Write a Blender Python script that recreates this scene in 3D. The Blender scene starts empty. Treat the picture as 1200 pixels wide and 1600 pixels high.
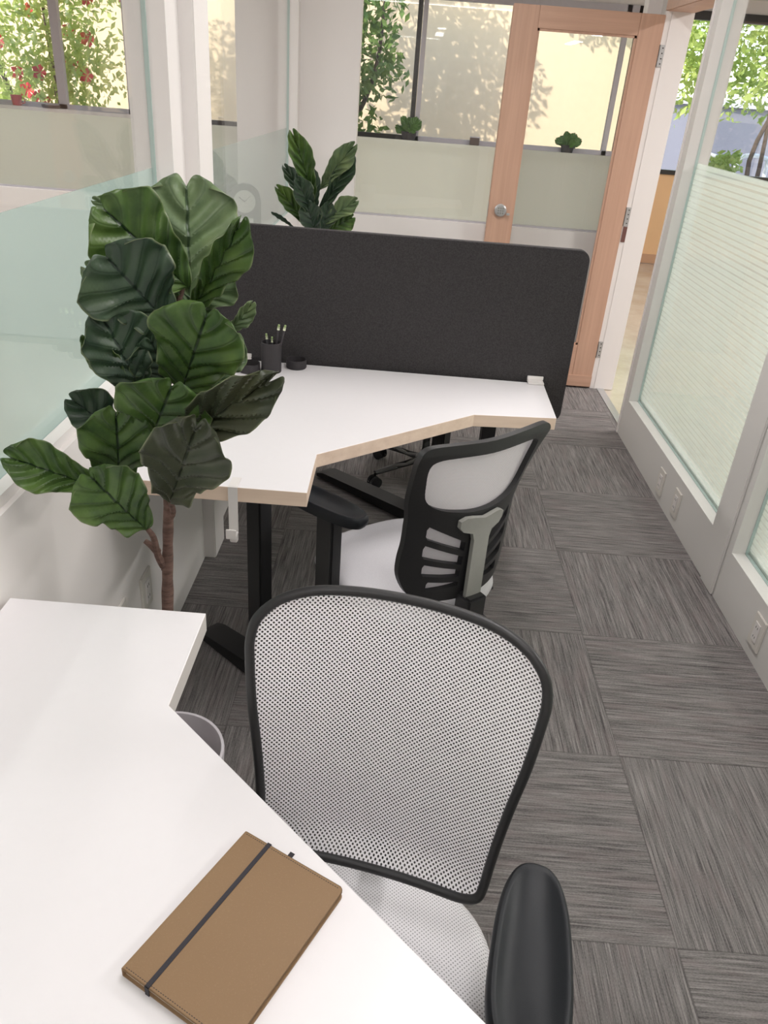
import bpy, bmesh, math, random
from mathutils import Vector, Matrix
from mathutils.geometry import tessellate_polygon
random.seed(7)
PI = math.pi
scn = bpy.context.scene
COL = scn.collection

# ------------------------------------------------------------------ camera
H = 1.6
FPX, D1, ROLL = 1210.0, 663.0, math.atan(.079)
_p = math.atan(D1 / FPX)
FWD = Vector((0, math.cos(_p), -math.sin(_p)))
_r0 = Vector((1, 0, 0)); _u0 = _r0.cross(FWD)
RGT = _r0 * math.cos(ROLL) + _u0 * math.sin(ROLL)
UPV = -_r0 * math.sin(ROLL) + _u0 * math.cos(ROLL)
cd = bpy.data.cameras.new('camera'); cam = bpy.data.objects.new('camera', cd); COL.objects.link(cam)
cd.sensor_fit = 'VERTICAL'; cd.sensor_height = 24; cd.lens = FPX / 1600 * 24
cd.clip_start = .02; cd.clip_end = 200
cam.matrix_world = Matrix(((RGT.x, UPV.x, -FWD.x, 0), (RGT.y, UPV.y, -FWD.y, 0), (RGT.z, UPV.z, -FWD.z, H), (0, 0, 0, 1)))
scn.camera = cam
def ray(px, py): return FWD * FPX + RGT * (px - 600) + UPV * (800 - py)
def at_y(px, py, y):
    d = ray(px, py); return Vector((0, 0, H)) + d * (y / d.y)
def at_z(px, py, z):
    d = ray(px, py); return Vector((0, 0, H)) + d * ((z - H) / d.z)

# ------------------------------------------------------------------ world, sun, exposure
scn.view_settings.view_transform = 'Standard'; scn.view_settings.look = 'None'
scn.view_settings.exposure = -0.09; scn.view_settings.gamma = 1; scn.view_settings.use_curve_mapping = False
W = bpy.data.worlds.new('world'); scn.world = W; W.use_nodes = True
wn = W.node_tree.nodes; sky = wn.new('ShaderNodeTexSky'); sky.sky_type = 'NISHITA'; sky.sun_disc = False
sky.sun_elevation = math.radians(38); sky.sun_rotation = math.radians(215)
W.node_tree.links.new(sky.outputs[0], wn['Background'].inputs[0]); wn['Background'].inputs[1].default_value = .62
sl = bpy.data.lights.new('sun', 'SUN'); sl.energy = 5.2; sl.angle = .009; sl.color = (1, .94, .86)
so = bpy.data.objects.new('sun', sl); COL.objects.link(so)
so.rotation_euler = Vector((.55, .72, -.5)).to_track_quat('-Z', 'Y').to_euler()
LIGHT_E = 17.5          # watts of each linear ceiling lamp

# ------------------------------------------------------------------ materials
def nodes(name):
    m = bpy.data.materials.new(name); m.use_nodes = True
    nt = m.node_tree; return m, nt, nt.nodes, nt.links, nt.nodes['Principled BSDF']
def val(nt, op, a, b=None, c=None, clamp=False):
    n = nt.nodes.new('ShaderNodeMath'); n.operation = op; n.use_clamp = clamp
    for i, x in enumerate((a, b, c)):
        if x is None: continue
        if isinstance(x, (int, float)): n.inputs[i].default_value = x
        else: nt.links.new(x, n.inputs[i])
    return n.outputs[0]
def mixc(nt, f, a, b):
    n = nt.nodes.new('ShaderNodeMix'); n.data_type = 'RGBA'
    if isinstance(f, (int, float)): n.inputs[0].default_value = f
    else: nt.links.new(f, n.inputs[0])
    for i, x in ((6, a), (7, b)):
        if isinstance(x, tuple): n.inputs[i].default_value = (*x, 1)
        else: nt.links.new(x, n.inputs[i])
    return n.outputs[2]
def noise(nt, vec, scale, detail=2, rough=.5):
    n = nt.nodes.new('ShaderNodeTexNoise'); n.inputs['Scale'].default_value = scale
    n.inputs['Detail'].default_value = detail; n.inputs['Roughness'].default_value = rough
    if vec is not None: nt.links.new(vec, n.inputs['Vector'])
    return n.outputs['Fac']
def coord(nt, kind='Object'):
    return nt.nodes.new('ShaderNodeTexCoord').outputs[kind]
def mapping(nt, vec, scale=(1, 1, 1), rot=(0, 0, 0)):
    n = nt.nodes.new('ShaderNodeMapping'); n.inputs['Scale'].default_value = scale; n.inputs['Rotation'].default_value = rot
    nt.links.new(vec, n.inputs['Vector']); return n.outputs[0]
def sep(nt, vec):
    n = nt.nodes.new('ShaderNodeSeparateXYZ'); nt.links.new(vec, n.inputs[0]); return n.outputs
def bump(nt, bsdf, h, strength=.3, dist=.002):
    n = nt.nodes.new('ShaderNodeBump'); n.inputs['Strength'].default_value = strength; n.inputs['Distance'].default_value = dist
    nt.links.new(h, n.inputs['Height']); nt.links.new(n.outputs[0], bsdf.inputs['Normal'])
def ramp(nt, f, lo, hi):
    n = nt.nodes.new('ShaderNodeMapRange'); n.inputs[1].default_value = lo; n.inputs[2].default_value = hi
    nt.links.new(f, n.inputs[0]); return n.outputs[0]

def plain(name, c, rough=.5, metal=0, nscale=0, namt=.06, spec=.5, bmp=0):
    m, nt, N, L, b = nodes(name)
    b.inputs['Roughness'].default_value = rough; b.inputs['Metallic'].default_value = metal
    b.inputs['Specular IOR Level'].default_value = spec
    if nscale:
        f = noise(nt, coord(nt), nscale, 3)
        L.new(mixc(nt, f, tuple(x * (1 - namt) for x in c), tuple(min(1, x * (1 + namt)) for x in c)), b.inputs['Base Color'])
        if bmp: bump(nt, b, f, bmp)
    else: b.inputs['Base Color'].default_value = (*c, 1)
    return m
M = {}
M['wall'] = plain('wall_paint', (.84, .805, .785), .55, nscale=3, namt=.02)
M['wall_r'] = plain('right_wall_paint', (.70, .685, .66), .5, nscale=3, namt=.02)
M['ceil'] = plain('ceiling_paint', (.8, .79, .77), .8, nscale=20, namt=.02)
M['laminate'] = plain('white_laminate', (.82, .80, .815), .33, nscale=60, namt=.01)
M['whiteedge'] = plain('white_edge', (.74, .70, .67), .4, nscale=30, namt=.02)
M['black'] = plain('black_plastic', (.018, .018, .019), .42, nscale=200, namt=.2, bmp=.1)
M['blackmetal'] = plain('black_powder_coat', (.006, .006, .007), .5, nscale=300, namt=.2)
M['padblack'] = plain('armrest_rubber', (.012, .014, .017), .45, nscale=900, namt=.3, spec=.3, bmp=.1)
M['grey'] = plain('grey_plastic', (.30, .30, .275), .45, nscale=100, namt=.04)
M['steel'] = plain('brushed_steel', (.50, .50, .50), .35, .6, nscale=90, namt=.1)
M['white_pl'] = plain('white_plastic', (.78, .75, .73), .35, nscale=40, namt=.02)
M['darkcup'] = plain('charcoal_ceramic', (.035, .031, .034), .7, nscale=60, namt=.1)
M['planter'] = plain('planter_pale_grey', (.60, .57, .60), .55, nscale=30, namt=.03)
M['soil'] = plain('soil', (.05, .035, .025), .95, nscale=120, namt=.5, bmp=.6)
M['pencil'] = plain('pencil_dark', (.05, .045, .05), .4, nscale=40, namt=.1)
M['ferrule'] = plain('pencil_ferrule', (.62, .66, .45), .35, nscale=40, namt=.1)
M['eraser'] = plain('pencil_eraser', (.35, .45, .2), .7, nscale=40, namt=.1)
M['elastic'] = plain('elastic_band', (.03, .028, .035), .8, nscale=800, namt=.3)
M['paper'] = plain('paper_block', (.75, .72, .66), .8, nscale=100, namt=.05)
M['darkframe'] = plain('dark_window_frame', (.03, .028, .026), .4, nscale=20, namt=.1)
M['greyframe'] = plain('grey_window_frame', (.5, .48, .52), .45, nscale=20, namt=.05)
M['panel'] = plain('warm_wall_panel', (.80, .52, .28), .5, nscale=4, namt=.05)
M['outwhite'] = plain('white_outlet', (.70, .67, .62), .35, nscale=10, namt=.02)
M['beige'] = plain('stucco_beige', (.70, .54, .36), .9, nscale=9, namt=.06, bmp=.2)
M['eave'] = plain('eave_timber', (.22, .16, .11), .8, nscale=6, namt=.2)
M['bluegrey'] = plain('blue_grey_cladding', (.19, .185, .21), .6, nscale=2, namt=.06)
M['ground'] = plain('pale_concrete', (.5, .48, .45), .9, nscale=3, namt=.1)
M['red'] = plain('red_petal', (.75, .05, .06), .6, nscale=30, namt=.2)
M['redcup'] = plain('red_plastic', (.5, .08, .06), .4, nscale=30, namt=.1)
M['darkbox'] = plain('dusky_box', (.12, .09, .08), .6, nscale=30, namt=.1)
M['bark_out'] = plain('tree_bark', (.10, .07, .055), .9, nscale=25, namt=.35, bmp=.5)

def wood(name, c1, c2, axis=2, rough=.45):
    m, nt, N, L, b = nodes(name); s = [40, 40, 40]; s[axis] = 1.5
    f = noise(nt, mapping(nt, coord(nt), tuple(s)), 1, 4, .6)
    L.new(mixc(nt, ramp(nt, f, .3, .7), c1, c2), b.inputs['Base Color']); b.inputs['Roughness'].default_value = rough
    bump(nt, b, f, .05); return m
M['doorwood'] = wood('fir_door_wood', (.52, .32, .225), (.61, .38, .275))
M['doorwood_h'] = wood('fir_door_wood_rail', (.52, .32, .225), (.61, .38, .275), 0)
M['birch'] = wood('birch_edge', (.76, .59, .46), (.88, .71, .57), 0, .5)

def carpet():
    m, nt, N, L, b = nodes('striped_carpet_tile'); P = sep(nt, coord(nt))
    T = .5537
    ux = val(nt, 'DIVIDE', val(nt, 'SUBTRACT', P[0], .713), T); uy = val(nt, 'DIVIDE', val(nt, 'SUBTRACT', P[1], 1.05), T)
    fx = val(nt, 'FLOOR', ux); fy = val(nt, 'FLOOR', uy)
    par = val(nt, 'MODULO', val(nt, 'ADD', val(nt, 'ADD', fx, fy), 100), 2)      # 0: lines along y
    def mx(a, bb):  # par? bb : a
        return val(nt, 'ADD', val(nt, 'MULTIPLY', a, val(nt, 'SUBTRACT', 1, par)), val(nt, 'MULTIPLY', bb, par))
    ac = mx(P[0], P[1]); al = mx(P[1], P[0])
    cid = val(nt, 'ADD', val(nt, 'MULTIPLY', fx, 3.7), val(nt, 'MULTIPLY', fy, 7.3))
    def streak(sa, sl):
        c = N.new('ShaderNodeCombineXYZ')
        L.new(val(nt, 'MULTIPLY', ac, sa), c.inputs[0]); L.new(val(nt, 'MULTIPLY', al, sl), c.inputs[1]); L.new(cid, c.inputs[2])
        return c.outputs[0]
    f1 = noise(nt, streak(330, 9), 1, 2, .6); f2 = noise(nt, streak(110, 3), 1, 2, .6); f3 = noise(nt, streak(600, 200), 1, 1)
    f = val(nt, 'ADD', val(nt, 'ADD', val(nt, 'MULTIPLY', f1, .5), val(nt, 'MULTIPLY', f2, .3)), val(nt, 'MULTIPLY', f3, .2))
    t = ramp(nt, f, .36, .64)
    col = mixc(nt, t, (.078, .073, .073), (.325, .305, .295))
    tint = noise(nt, streak(40, 7), 1, 1); col = mixc(nt, val(nt, 'MULTIPLY', ramp(nt, tint, .5, .75), .35), col, (.22, .175, .175))
    # tile seams
    ex = val(nt, 'ABSOLUTE', val(nt, 'SUBTRACT', val(nt, 'FRACT', ux), .5)); ey = val(nt, 'ABSOLUTE', val(nt, 'SUBTRACT', val(nt, 'FRACT', uy), .5))
    e = val(nt, 'GREATER_THAN', val(nt, 'MAXIMUM', ex, ey), .4965)
    col = mixc(nt, val(nt, 'MULTIPLY', e, .3), col, (.03, .028, .026))
    L.new(col, b.inputs['Base Color']); b.inputs['Roughness'].default_value = .95; b.inputs['Specular IOR Level'].default_value = .1
    bump(nt, b, f, .6, .004); return m
M['carpet'] = carpet()

def polished():
    m, nt, N, L, b = nodes('polished_concrete')
    f = noise(nt, coord(nt), 2.2, 6, .65)
    L.new(mixc(nt, ramp(nt, f, .3, .7), (.48, .40, .31), (.66, .60, .51)), b.inputs['Base Color'])
    b.inputs['Roughness'].default_value = .16; b.inputs['Specular IOR Level'].default_value = .8; return m
M['polished'] = polished()

def mesh_fabric(name, pitch, hole, white=(.80, .79, .81), dark=(.03, .03, .032), thru=.55, rot=.5):
    m, nt, N, L, b = nodes(name)
    uv = mapping(nt, coord(nt, 'UV'), (1 / pitch, 1 / pitch, 1), (0, 0, rot)); P = sep(nt, uv)
    def dots(ox, oy):
        x = val(nt, 'SUBTRACT', val(nt, 'FRACT', val(nt, 'ADD', P[0], ox)), .5); y = val(nt, 'SUBTRACT', val(nt, 'FRACT', val(nt, 'ADD', P[1], oy)), .5)
        d = val(nt, 'SQRT', val(nt, 'ADD', val(nt, 'MULTIPLY', x, x), val(nt, 'MULTIPLY', y, y)))
        n = nt.nodes.new('ShaderNodeMapRange'); n.inputs[1].default_value = hole - .05; n.inputs[2].default_value = hole + .05
        n.inputs[3].default_value = 1; n.inputs[4].default_value = 0; L.new(d, n.inputs[0]); return n.outputs[0]
    d = dots(0, 0)
    L.new(mixc(nt, d, white, dark), b.inputs['Base Color']); b.inputs['Roughness'].default_value = .5
    L.new(val(nt, 'SUBTRACT', 1, val(nt, 'MULTIPLY', d, thru)), b.inputs['Alpha'])
    return m
M['mesh'] = mesh_fabric('white_chair_mesh', .0050, .30, (.97, .96, .98), (.008, .008, .009), .25, .785)
def addtrans(m, amt, col):
    nt = m.node_tree; N = nt.nodes; b = N['Principled BSDF']; tr = N.new('ShaderNodeBsdfTranslucent'); tr.inputs[0].default_value = (*col, 1)
    ms = N.new('ShaderNodeMixShader'); ms.inputs[0].default_value = amt; nt.links.new(b.outputs[0], ms.inputs[1]); nt.links.new(tr.outputs[0], ms.inputs[2]); nt.links.new(ms.outputs[0], N['Material Output'].inputs[0])
M['seatmesh'] = mesh_fabric('grey_seat_mesh', .0048, .24, (.80, .78, .81), (.30, .30, .31), 0, .6)
M['meshfine'] = mesh_fabric('pale_fine_mesh', .0036, .25, (.74, .71, .73), (.34, .33, .34), .3, .2)
M['padwhite'] = plain('white_lumbar_cloth', (.88, .87, .90), .7, nscale=300, namt=.04)
M['seatcloth'] = plain('pale_grey_seat_cloth', (.68, .67, .70), .7, nscale=300, namt=.08, bmp=.3)

addtrans(M['padwhite'], .5, (.95, .94, .97)); addtrans(M['meshfine'], .3, (.85, .83, .85))
def felt():
    m, nt, N, L, b = nodes('charcoal_felt')
    f = noise(nt, coord(nt), 260, 3, .7); g = noise(nt, coord(nt), 3, 2)
    L.new(mixc(nt, ramp(nt, f, .3, .7), (.017, .0155, .016), (.050, .045, .047)), b.inputs['Base Color'])
    b.inputs['Roughness'].default_value = .85; bump(nt, b, f, .5, .003); return m
M['felt'] = felt()

def kraft():
    m, nt, N, L, b = nodes('brown_notebook_cover')
    f = noise(nt, coord(nt), 500, 3, .7); g = noise(nt, coord(nt), 6, 3)
    c = mixc(nt, g, (.225, .135, .066), (.265, .165, .085)); L.new(mixc(nt, val(nt, 'MULTIPLY', ramp(nt, f, .55, .8), .4), c, (.36, .24, .14)), b.inputs['Base Color'])
    b.inputs['Roughness'].default_value = .6; bump(nt, b, f, .15, .001); return m
M['kraft'] = kraft()

def leafmat(name, c1, c2, vein, trans=.12):
    m, nt, N, L, b = nodes(name)
    P = sep(nt, coord(nt, 'UV')); u = val(nt, 'ABSOLUTE', val(nt, 'SUBTRACT', P[0], .5)); v = P[1]
    k = val(nt, 'FRACT', val(nt, 'MULTIPLY', val(nt, 'SUBTRACT', v, val(nt, 'MULTIPLY', u, .62)), 5.5))
    side = ramp(nt, val(nt, 'ABSOLUTE', val(nt, 'SUBTRACT', k, .5)), .07, .0)
    mid = ramp(nt, u, .022, .008)
    vm = val(nt, 'MAXIMUM', val(nt, 'MULTIPLY', side, .38), mid, clamp=True)
    f = noise(nt, mapping(nt, coord(nt, 'Object'), (1, 1, 1)), 17, 4, .65)
    base = mixc(nt, ramp(nt, f, .35, .65), c1, c2)
    lightband = ramp(nt, val(nt, 'ABSOLUTE', val(nt, 'SUBTRACT', k, .5)), .1, .5)
    base = mixc(nt, val(nt, 'MULTIPLY', lightband, .35), base, tuple(min(1, x * 1.7) for x in c2))
    geo = N.new('ShaderNodeNewGeometry')
    rim = ramp(nt, u, .478, .497); col = mixc(nt, vm, base, vein)
    glow = val(nt, 'MULTIPLY', ramp(nt, noise(nt, coord(nt, 'Object'), 9, 2), .48, .68), .4)
    col = mixc(nt, glow, col, (c2[0] * 1.7, c2[1] * 1.45, c2[2] * 1.1)); col = mixc(nt, val(nt, 'MULTIPLY', rim, .5), col, (.30, .34, .18))
    L.new(col, b.inputs['Base Color']); b.inputs['Roughness'].default_value = .36
    bump(nt, b, val(nt, 'SUBTRACT', f, vm), .35, .004)
    tr = N.new('ShaderNodeBsdfTranslucent'); L.new(col, tr.inputs[0]); ms = N.new('ShaderNodeMixShader'); ms.inputs[0].default_value = trans
    L.new(b.outputs[0], ms.inputs[1]); L.new(tr.outputs[0], ms.inputs[2]); L.new(ms.outputs[0], N['Material Output'].inputs[0])
    return m
M['leafA'] = leafmat('fig_leaf_green', (.028, .068, .016), (.085, .155, .036), (.010, .028, .009))
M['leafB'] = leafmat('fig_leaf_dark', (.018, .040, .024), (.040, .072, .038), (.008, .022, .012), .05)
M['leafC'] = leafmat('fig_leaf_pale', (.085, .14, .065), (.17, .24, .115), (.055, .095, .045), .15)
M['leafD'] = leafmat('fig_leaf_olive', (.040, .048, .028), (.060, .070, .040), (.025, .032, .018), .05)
def bark():
    m, nt, N, L, b = nodes('fig_trunk_bark')
    f = noise(nt, mapping(nt, coord(nt), (30, 30, 120)), 1, 4, .6)
    L.new(mixc(nt, ramp(nt, f, .3, .7), (.075, .042, .032), (.21, .125, .10)), b.inputs['Base Color']); b.inputs['Roughness'].default_value = .85
    bump(nt, b, f, .7, .004); return m
M['bark'] = bark()
def foliage(name, c1, c2, trans=.45):
    m, nt, N, L, b = nodes(name)
    f = noise(nt, coord(nt), 5, 3, .7); col = mixc(nt, ramp(nt, f, .3, .7), c1, c2); L.new(col, b.inputs['Base Color']); b.inputs['Roughness'].default_value = .5
    tr = N.new('ShaderNodeBsdfTranslucent'); L.new(col, tr.inputs[0]); ms = N.new('ShaderNodeMixShader'); ms.inputs[0].default_value = trans
    L.new(b.outputs[0], ms.inputs[1]); L.new(tr.outputs[0], ms.inputs[2]); L.new(ms.outputs[0], N['Material Output'].inputs[0]); return m
M['fol_mid'] = foliage('tree_leaf_mid', (.07, .14, .03), (.26, .38, .10))
M['fol_bright'] = foliage('tree_leaf_bright', (.30, .42, .08), (.70, .78, .26))
M['fol_low'] = foliage('potted_leaf', (.06, .16, .04), (.18, .36, .08), .3)

def schlick(nt, f0=.04):
    geo = nt.nodes.new('ShaderNodeNewGeometry'); d = nt.nodes.new('ShaderNodeVectorMath'); d.operation = 'DOT_PRODUCT'
    nt.links.new(geo.outputs['Normal'], d.inputs[0]); nt.links.new(geo.outputs['Incoming'], d.inputs[1])
    k = val(nt, 'POWER', val(nt, 'SUBTRACT', 1, val(nt, 'ABSOLUTE', d.outputs['Value']), clamp=True), 5)
    return val(nt, 'ADD', f0, val(nt, 'MULTIPLY', k, 1 - f0))
def glass(name, tint=(.985, .99, .987), refl=.5):
    m, nt, N, L, b = nodes(name); N.remove(b)
    t = N.new('ShaderNodeBsdfTransparent'); t.inputs[0].default_value = (*tint, 1)
    g = N.new('ShaderNodeBsdfGlossy'); g.inputs['Roughness'].default_value = .01
    ms = N.new('ShaderNodeMixShader'); L.new(val(nt, 'MULTIPLY', schlick(nt), refl), ms.inputs[0])
    L.new(t.outputs[0], ms.inputs[1]); L.new(g.outputs[0], ms.inputs[2]); L.new(ms.outputs[0], N['Material Output'].inputs[0]); return m
M['glass'] = glass('clear_glass'); M['glassedge'] = plain('green_glass_edge', (.46, .58, .55), .3)
def film(name, col, clear, stripes=False, gloss=.12, transl=.5):
    m, nt, N, L, b = nodes(name); N.remove(b)
    d = N.new('ShaderNodeBsdfDiffuse'); d.inputs[0].default_value = (*col, 1)
    r = N.new('ShaderNodeBsdfTranslucent'); r.inputs[0].default_value = (*col, 1)
    a = N.new('ShaderNodeMixShader'); a.inputs[0].default_value = transl; L.new(d.outputs[0], a.inputs[1]); L.new(r.outputs[0], a.inputs[2])
    t = N.new('ShaderNodeBsdfTransparent'); t.inputs[0].default_value = (.95, .98, .965, 1)
    k = N.new('ShaderNodeMixShader')
    if stripes:
        P = sep(nt, coord(nt)); zz = val(nt, 'DIVIDE', P[2], .0235)
        fr = val(nt, 'FRACT', zz); row = val(nt, 'FLOOR', zz)
        c = N.new('ShaderNodeCombineXYZ'); L.new(row, c.inputs[0]); n1 = noise(nt, c.outputs[0], 7.31, 0)
        gap = val(nt, 'LESS_THAN', fr, val(nt, 'MULTIPLY', n1, .55))
        L.new(val(nt, 'ADD', val(nt, 'MULTIPLY', gap, .28), clear), k.inputs[0])
    else: k.inputs[0].default_value = clear
    L.new(a.outputs[0], k.inputs[1]); L.new(t.outputs[0], k.inputs[2])
    g = N.new('ShaderNodeBsdfGlossy'); g.inputs['Roughness'].default_value = .05
    o = N.new('ShaderNodeMixShader'); L.new(val(nt, 'MULTIPLY', schlick(nt, .02), .3), o.inputs[0]); L.new(k.outputs[0], o.inputs[1]); L.new(g.outputs[0], o.inputs[2])
    L.new(o.outputs[0], N['Material Output'].inputs[0]); return m
M['film'] = film('frosted_film', (.90, .90, .82), .42)
M['film_thin'] = film('frosted_film_thin', (.80, .90, .86), .74)
M['film_left'] = film('frosted_film_left', (.74, .91, .88), .56)
M['film_str'] = film('striped_film', (.88, .95, .90), .34, True, transl=.6)
def emis(name, c, s):
    m, nt, N, L, b = nodes(name); b.inputs['Base Color'].default_value = (*c, 1)
    b.inputs['Emission Color'].default_value = (*c, 1); b.inputs['Emission Strength'].default_value = s; return m
M['lamp'] = emis('lamp_diffuser', (1, .96, .96), 5)

# ------------------------------------------------------------------ helpers
def tag(o, label=None, cat=None, group=None, kind=None):
    if label: o['label'] = label
    if cat: o['category'] = cat
    if group: o['group'] = group
    if kind: o['kind'] = kind
    return o
def empty(name, loc=(0, 0, 0), rz=0, label=None, cat=None, group=None):
    o = bpy.data.objects.new(name, None); COL.objects.link(o); o.location = loc; o.rotation_euler.z = rz
    o.empty_display_size = .05
    return tag(o, label, cat, group)
def obj(name, bm, mat, parent=None, smooth=True, loc=None):
    me = bpy.data.meshes.new(name); bmesh.ops.recalc_face_normals(bm, faces=bm.faces) if len(bm.faces) else None
    bm.to_mesh(me); bm.free()
    for m in (mat if isinstance(mat, (list, tuple)) else [mat]): me.materials.append(m)
    if smooth:
        me.polygons.foreach_set('use_smooth', [True] * len(me.polygons)); 
        try: me.set_sharp_from_angle(angle=math.radians(38))
        except Exception: pass
    o = bpy.data.objects.new(name, me); COL.objects.link(o)
    if parent: o.parent = parent
    if loc: o.location = loc
    return o
def box(bm, x0, x1, y0, y1, z0, z1, bev=0, mi=0):
    vs = [bm.verts.new((x, y, z)) for x in (x0, x1) for y in (y0, y1) for z in (z0, z1)]
    fs = [bm.faces.new([vs[i] for i in q]) for q in ((0, 1, 3, 2), (4, 6, 7, 5), (0, 4, 5, 1), (2, 3, 7, 6), (0, 2, 6, 4), (1, 5, 7, 3))]
    for f in fs: f.material_index = mi
    if bev:
        es = list({e for f in fs for e in f.edges}); bmesh.ops.bevel(bm, geom=es, offset=bev, segments=2, affect='EDGES')
    return bm
def B(*a, **k): return box(bmesh.new(), *a, **k)
def frame_of(d):
    d = d.normalized(); a = Vector((0, 0, 1)) if abs(d.z) < .9 else Vector((1, 0, 0))
    s = d.cross(a).normalized(); return s, s.cross(d).normalized()
def tube(bm, pts, rad, n=10, closed=False, flat=1.0, cap=True, ref=None):
    pts = [Vector(p) for p in pts]; m = len(pts); rings = []; ps = None
    for i, p in enumerate(pts):
        if closed: d = pts[(i + 1) % m] - pts[i - 1]
        else: d = pts[min(i + 1, m - 1)] - pts[max(i - 1, 0)]
        if ref is not None: d.normalize(); s = d.cross(Vector(ref)).normalized(); t = d.cross(s)
        elif ps is None: s, t = frame_of(d)
        else:
            d.normalize(); s = (ps - d * ps.dot(d)).normalized(); t = d.cross(s)
        ps = s; r = rad[i] if isinstance(rad, (list, tuple)) else rad
        rings.append([bm.verts.new(p + (s * math.cos(2 * PI * k / n) + t * math.sin(2 * PI * k / n) * flat) * r) for k in range(n)])
    for i in range(m if closed else m - 1):
        a, b = rings[i], rings[(i + 1) % m]
        off = 0
        if closed and i == m - 1:
            off = 0 if ref is not None else min(range(n), key=lambda o: (a[0].co - b[o].co).length)
        for k in range(n): bm.faces.new((a[k], a[(k + 1) % n], b[(k + 1 + off) % n], b[(k + off) % n]))
    if cap and not closed: bm.faces.new(rings[0][::-1]); bm.faces.new(rings[-1])
    return bm
def lathe(bm, prof, c=(0, 0, 0), n=40):
    c = Vector(c); rings = []
    for r, z in prof: rings.append([bm.verts.new(c + Vector((r * math.cos(2 * PI * k / n), r * math.sin(2 * PI * k / n), z))) for k in range(n)] if r > 1e-5 else [bm.verts.new(c + Vector((0, 0, z)))])
    for a, b in zip(rings, rings[1:]):
        for k in range(n):
            k2 = (k + 1) % n
            if len(a) == 1 and len(b) == 1: continue
            if len(a) == 1: bm.faces.new((a[0], b[k2], b[k]))
            elif len(b) == 1: bm.faces.new((a[k], a[k2], b[0]))
            else: bm.faces.new((a[k], a[k2], b[k2], b[k]))
    return bm
def prism(bm, poly, z0, z1, bev=0, top_mi=0, side_mi=0):
    n = len(poly); a = [bm.verts.new((*p, z0)) for p in poly]; b = [bm.verts.new((*p, z1)) for p in poly]
    f1 = bm.faces.new(a[::-1]); f2 = bm.faces.new(b); f1.material_index = f2.material_index = top_mi
    for i in range(n):
        f = bm.faces.new((a[i], a[(i + 1) % n], b[(i + 1) % n], b[i])); f.material_index = side_mi
    if bev: bmesh.ops.bevel(bm, geom=[e for e in bm.edges], offset=bev, segments=2, affect='EDGES', material=-1)
    return bm
def spline(pts, n=8, closed=True):
    P = [Vector(p) for p in pts]; m = len(P); out = []
    for i in range(m if closed else m - 1):
        if closed: p0, p1, p2, p3 = P[i - 1], P[i], P[(i + 1) % m], P[(i + 2) % m]
        else: p0, p1, p2, p3 = P[max(i - 1, 0)], P[i], P[i + 1], P[min(i + 2, m - 1)]
        for k in range(n):
            t = k / n
            out.append(.5 * ((2 * p1) + (p2 - p0) * t + (2 * p0 - 5 * p1 + 4 * p2 - p3) * t * t + (-p0 + 3 * p1 - 3 * p2 + p3) * t ** 3))
    if not closed: out.append(P[-1])
    return out
def sheet(outline, fn, rings=12, centre=None):
    """closed outline in 2D filled by rings, mapped to 3D by fn(a,b); uv in metres"""
    bm = bmesh.new(); uvl = bm.loops.layers.uv.new('UVMap'); c = centre or sum((Vector(p) for p in outline), Vector((0, 0))) / len(outline)
    n = len(outline); R = []; co = {}
    for i in range(rings):
        r = 1 - i / rings; row = []
        for p in outline:
            q = c + (Vector(p) - c) * r; v = bm.verts.new(fn(q.x, q.y)); co[v] = (q.x, q.y); row.append(v)
        R.append(row)
    cv = bm.verts.new(fn(c.x, c.y)); co[cv] = (c.x, c.y)
    for a, b in zip(R, R[1:]):
        for k in range(n): bm.faces.new((a[k], a[(k + 1) % n], b[(k + 1) % n], b[k]))
    for k in range(n): bm.faces.new((R[-1][k], R[-1][(k + 1) % n], cv))
    for f in bm.faces:
        for l in f.loops: l[uvl].uv = co[l.vert]
    return bm
def plate(outer, holes, fn, step=.03, th=.012):
    """flat plate with holes, cut in a grid, bent by fn(x,z) and given thickness"""
    loops = [[Vector((p[0], p[1], 0)) for p in L] for L in [outer] + holes]
    flat = [p for L in loops for p in L]; bm = bmesh.new(); vs = [bm.verts.new(p) for p in flat]
    for t in tessellate_polygon(loops):
        try: bm.faces.new([vs[i] for i in t])
        except ValueError: pass
    bmesh.ops.recalc_face_normals(bm, faces=bm.faces)
    xs = [p.x for p in flat]; zs = [p.y for p in flat]
    for ax, lo, hi in ((0, min(xs), max(xs)), (1, min(zs), max(zs))):
        k = lo + step
        while k < hi:
            co = Vector((k, 0, 0)) if ax == 0 else Vector((0, k, 0)); no = Vector((1, 0, 0)) if ax == 0 else Vector((0, 1, 0))
            bmesh.ops.bisect_plane(bm, geom=bm.verts[:] + bm.edges[:] + bm.faces[:], plane_co=co, plane_no=no); k += step
    r = bmesh.ops.extrude_face_region(bm, geom=bm.faces[:])
    for g in r['geom']:
        if isinstance(g, bmesh.types.BMVert): g.co.z = 1
    for v in bm.verts:
        back = v.co.z > .5; x, z = v.co.x, v.co.y; v.co = Vector(fn(x, z)); v.co.y -= th if back else 0
    return bm
def part(name, mat, bm, parent, smooth=True): return obj(name, bm, mat, parent, smooth)
def struct(name, bm, mat, parent=None):
    o = obj(name, bm, mat, parent, False)
    if not parent: o['kind'] = 'structure'
    return o

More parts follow.
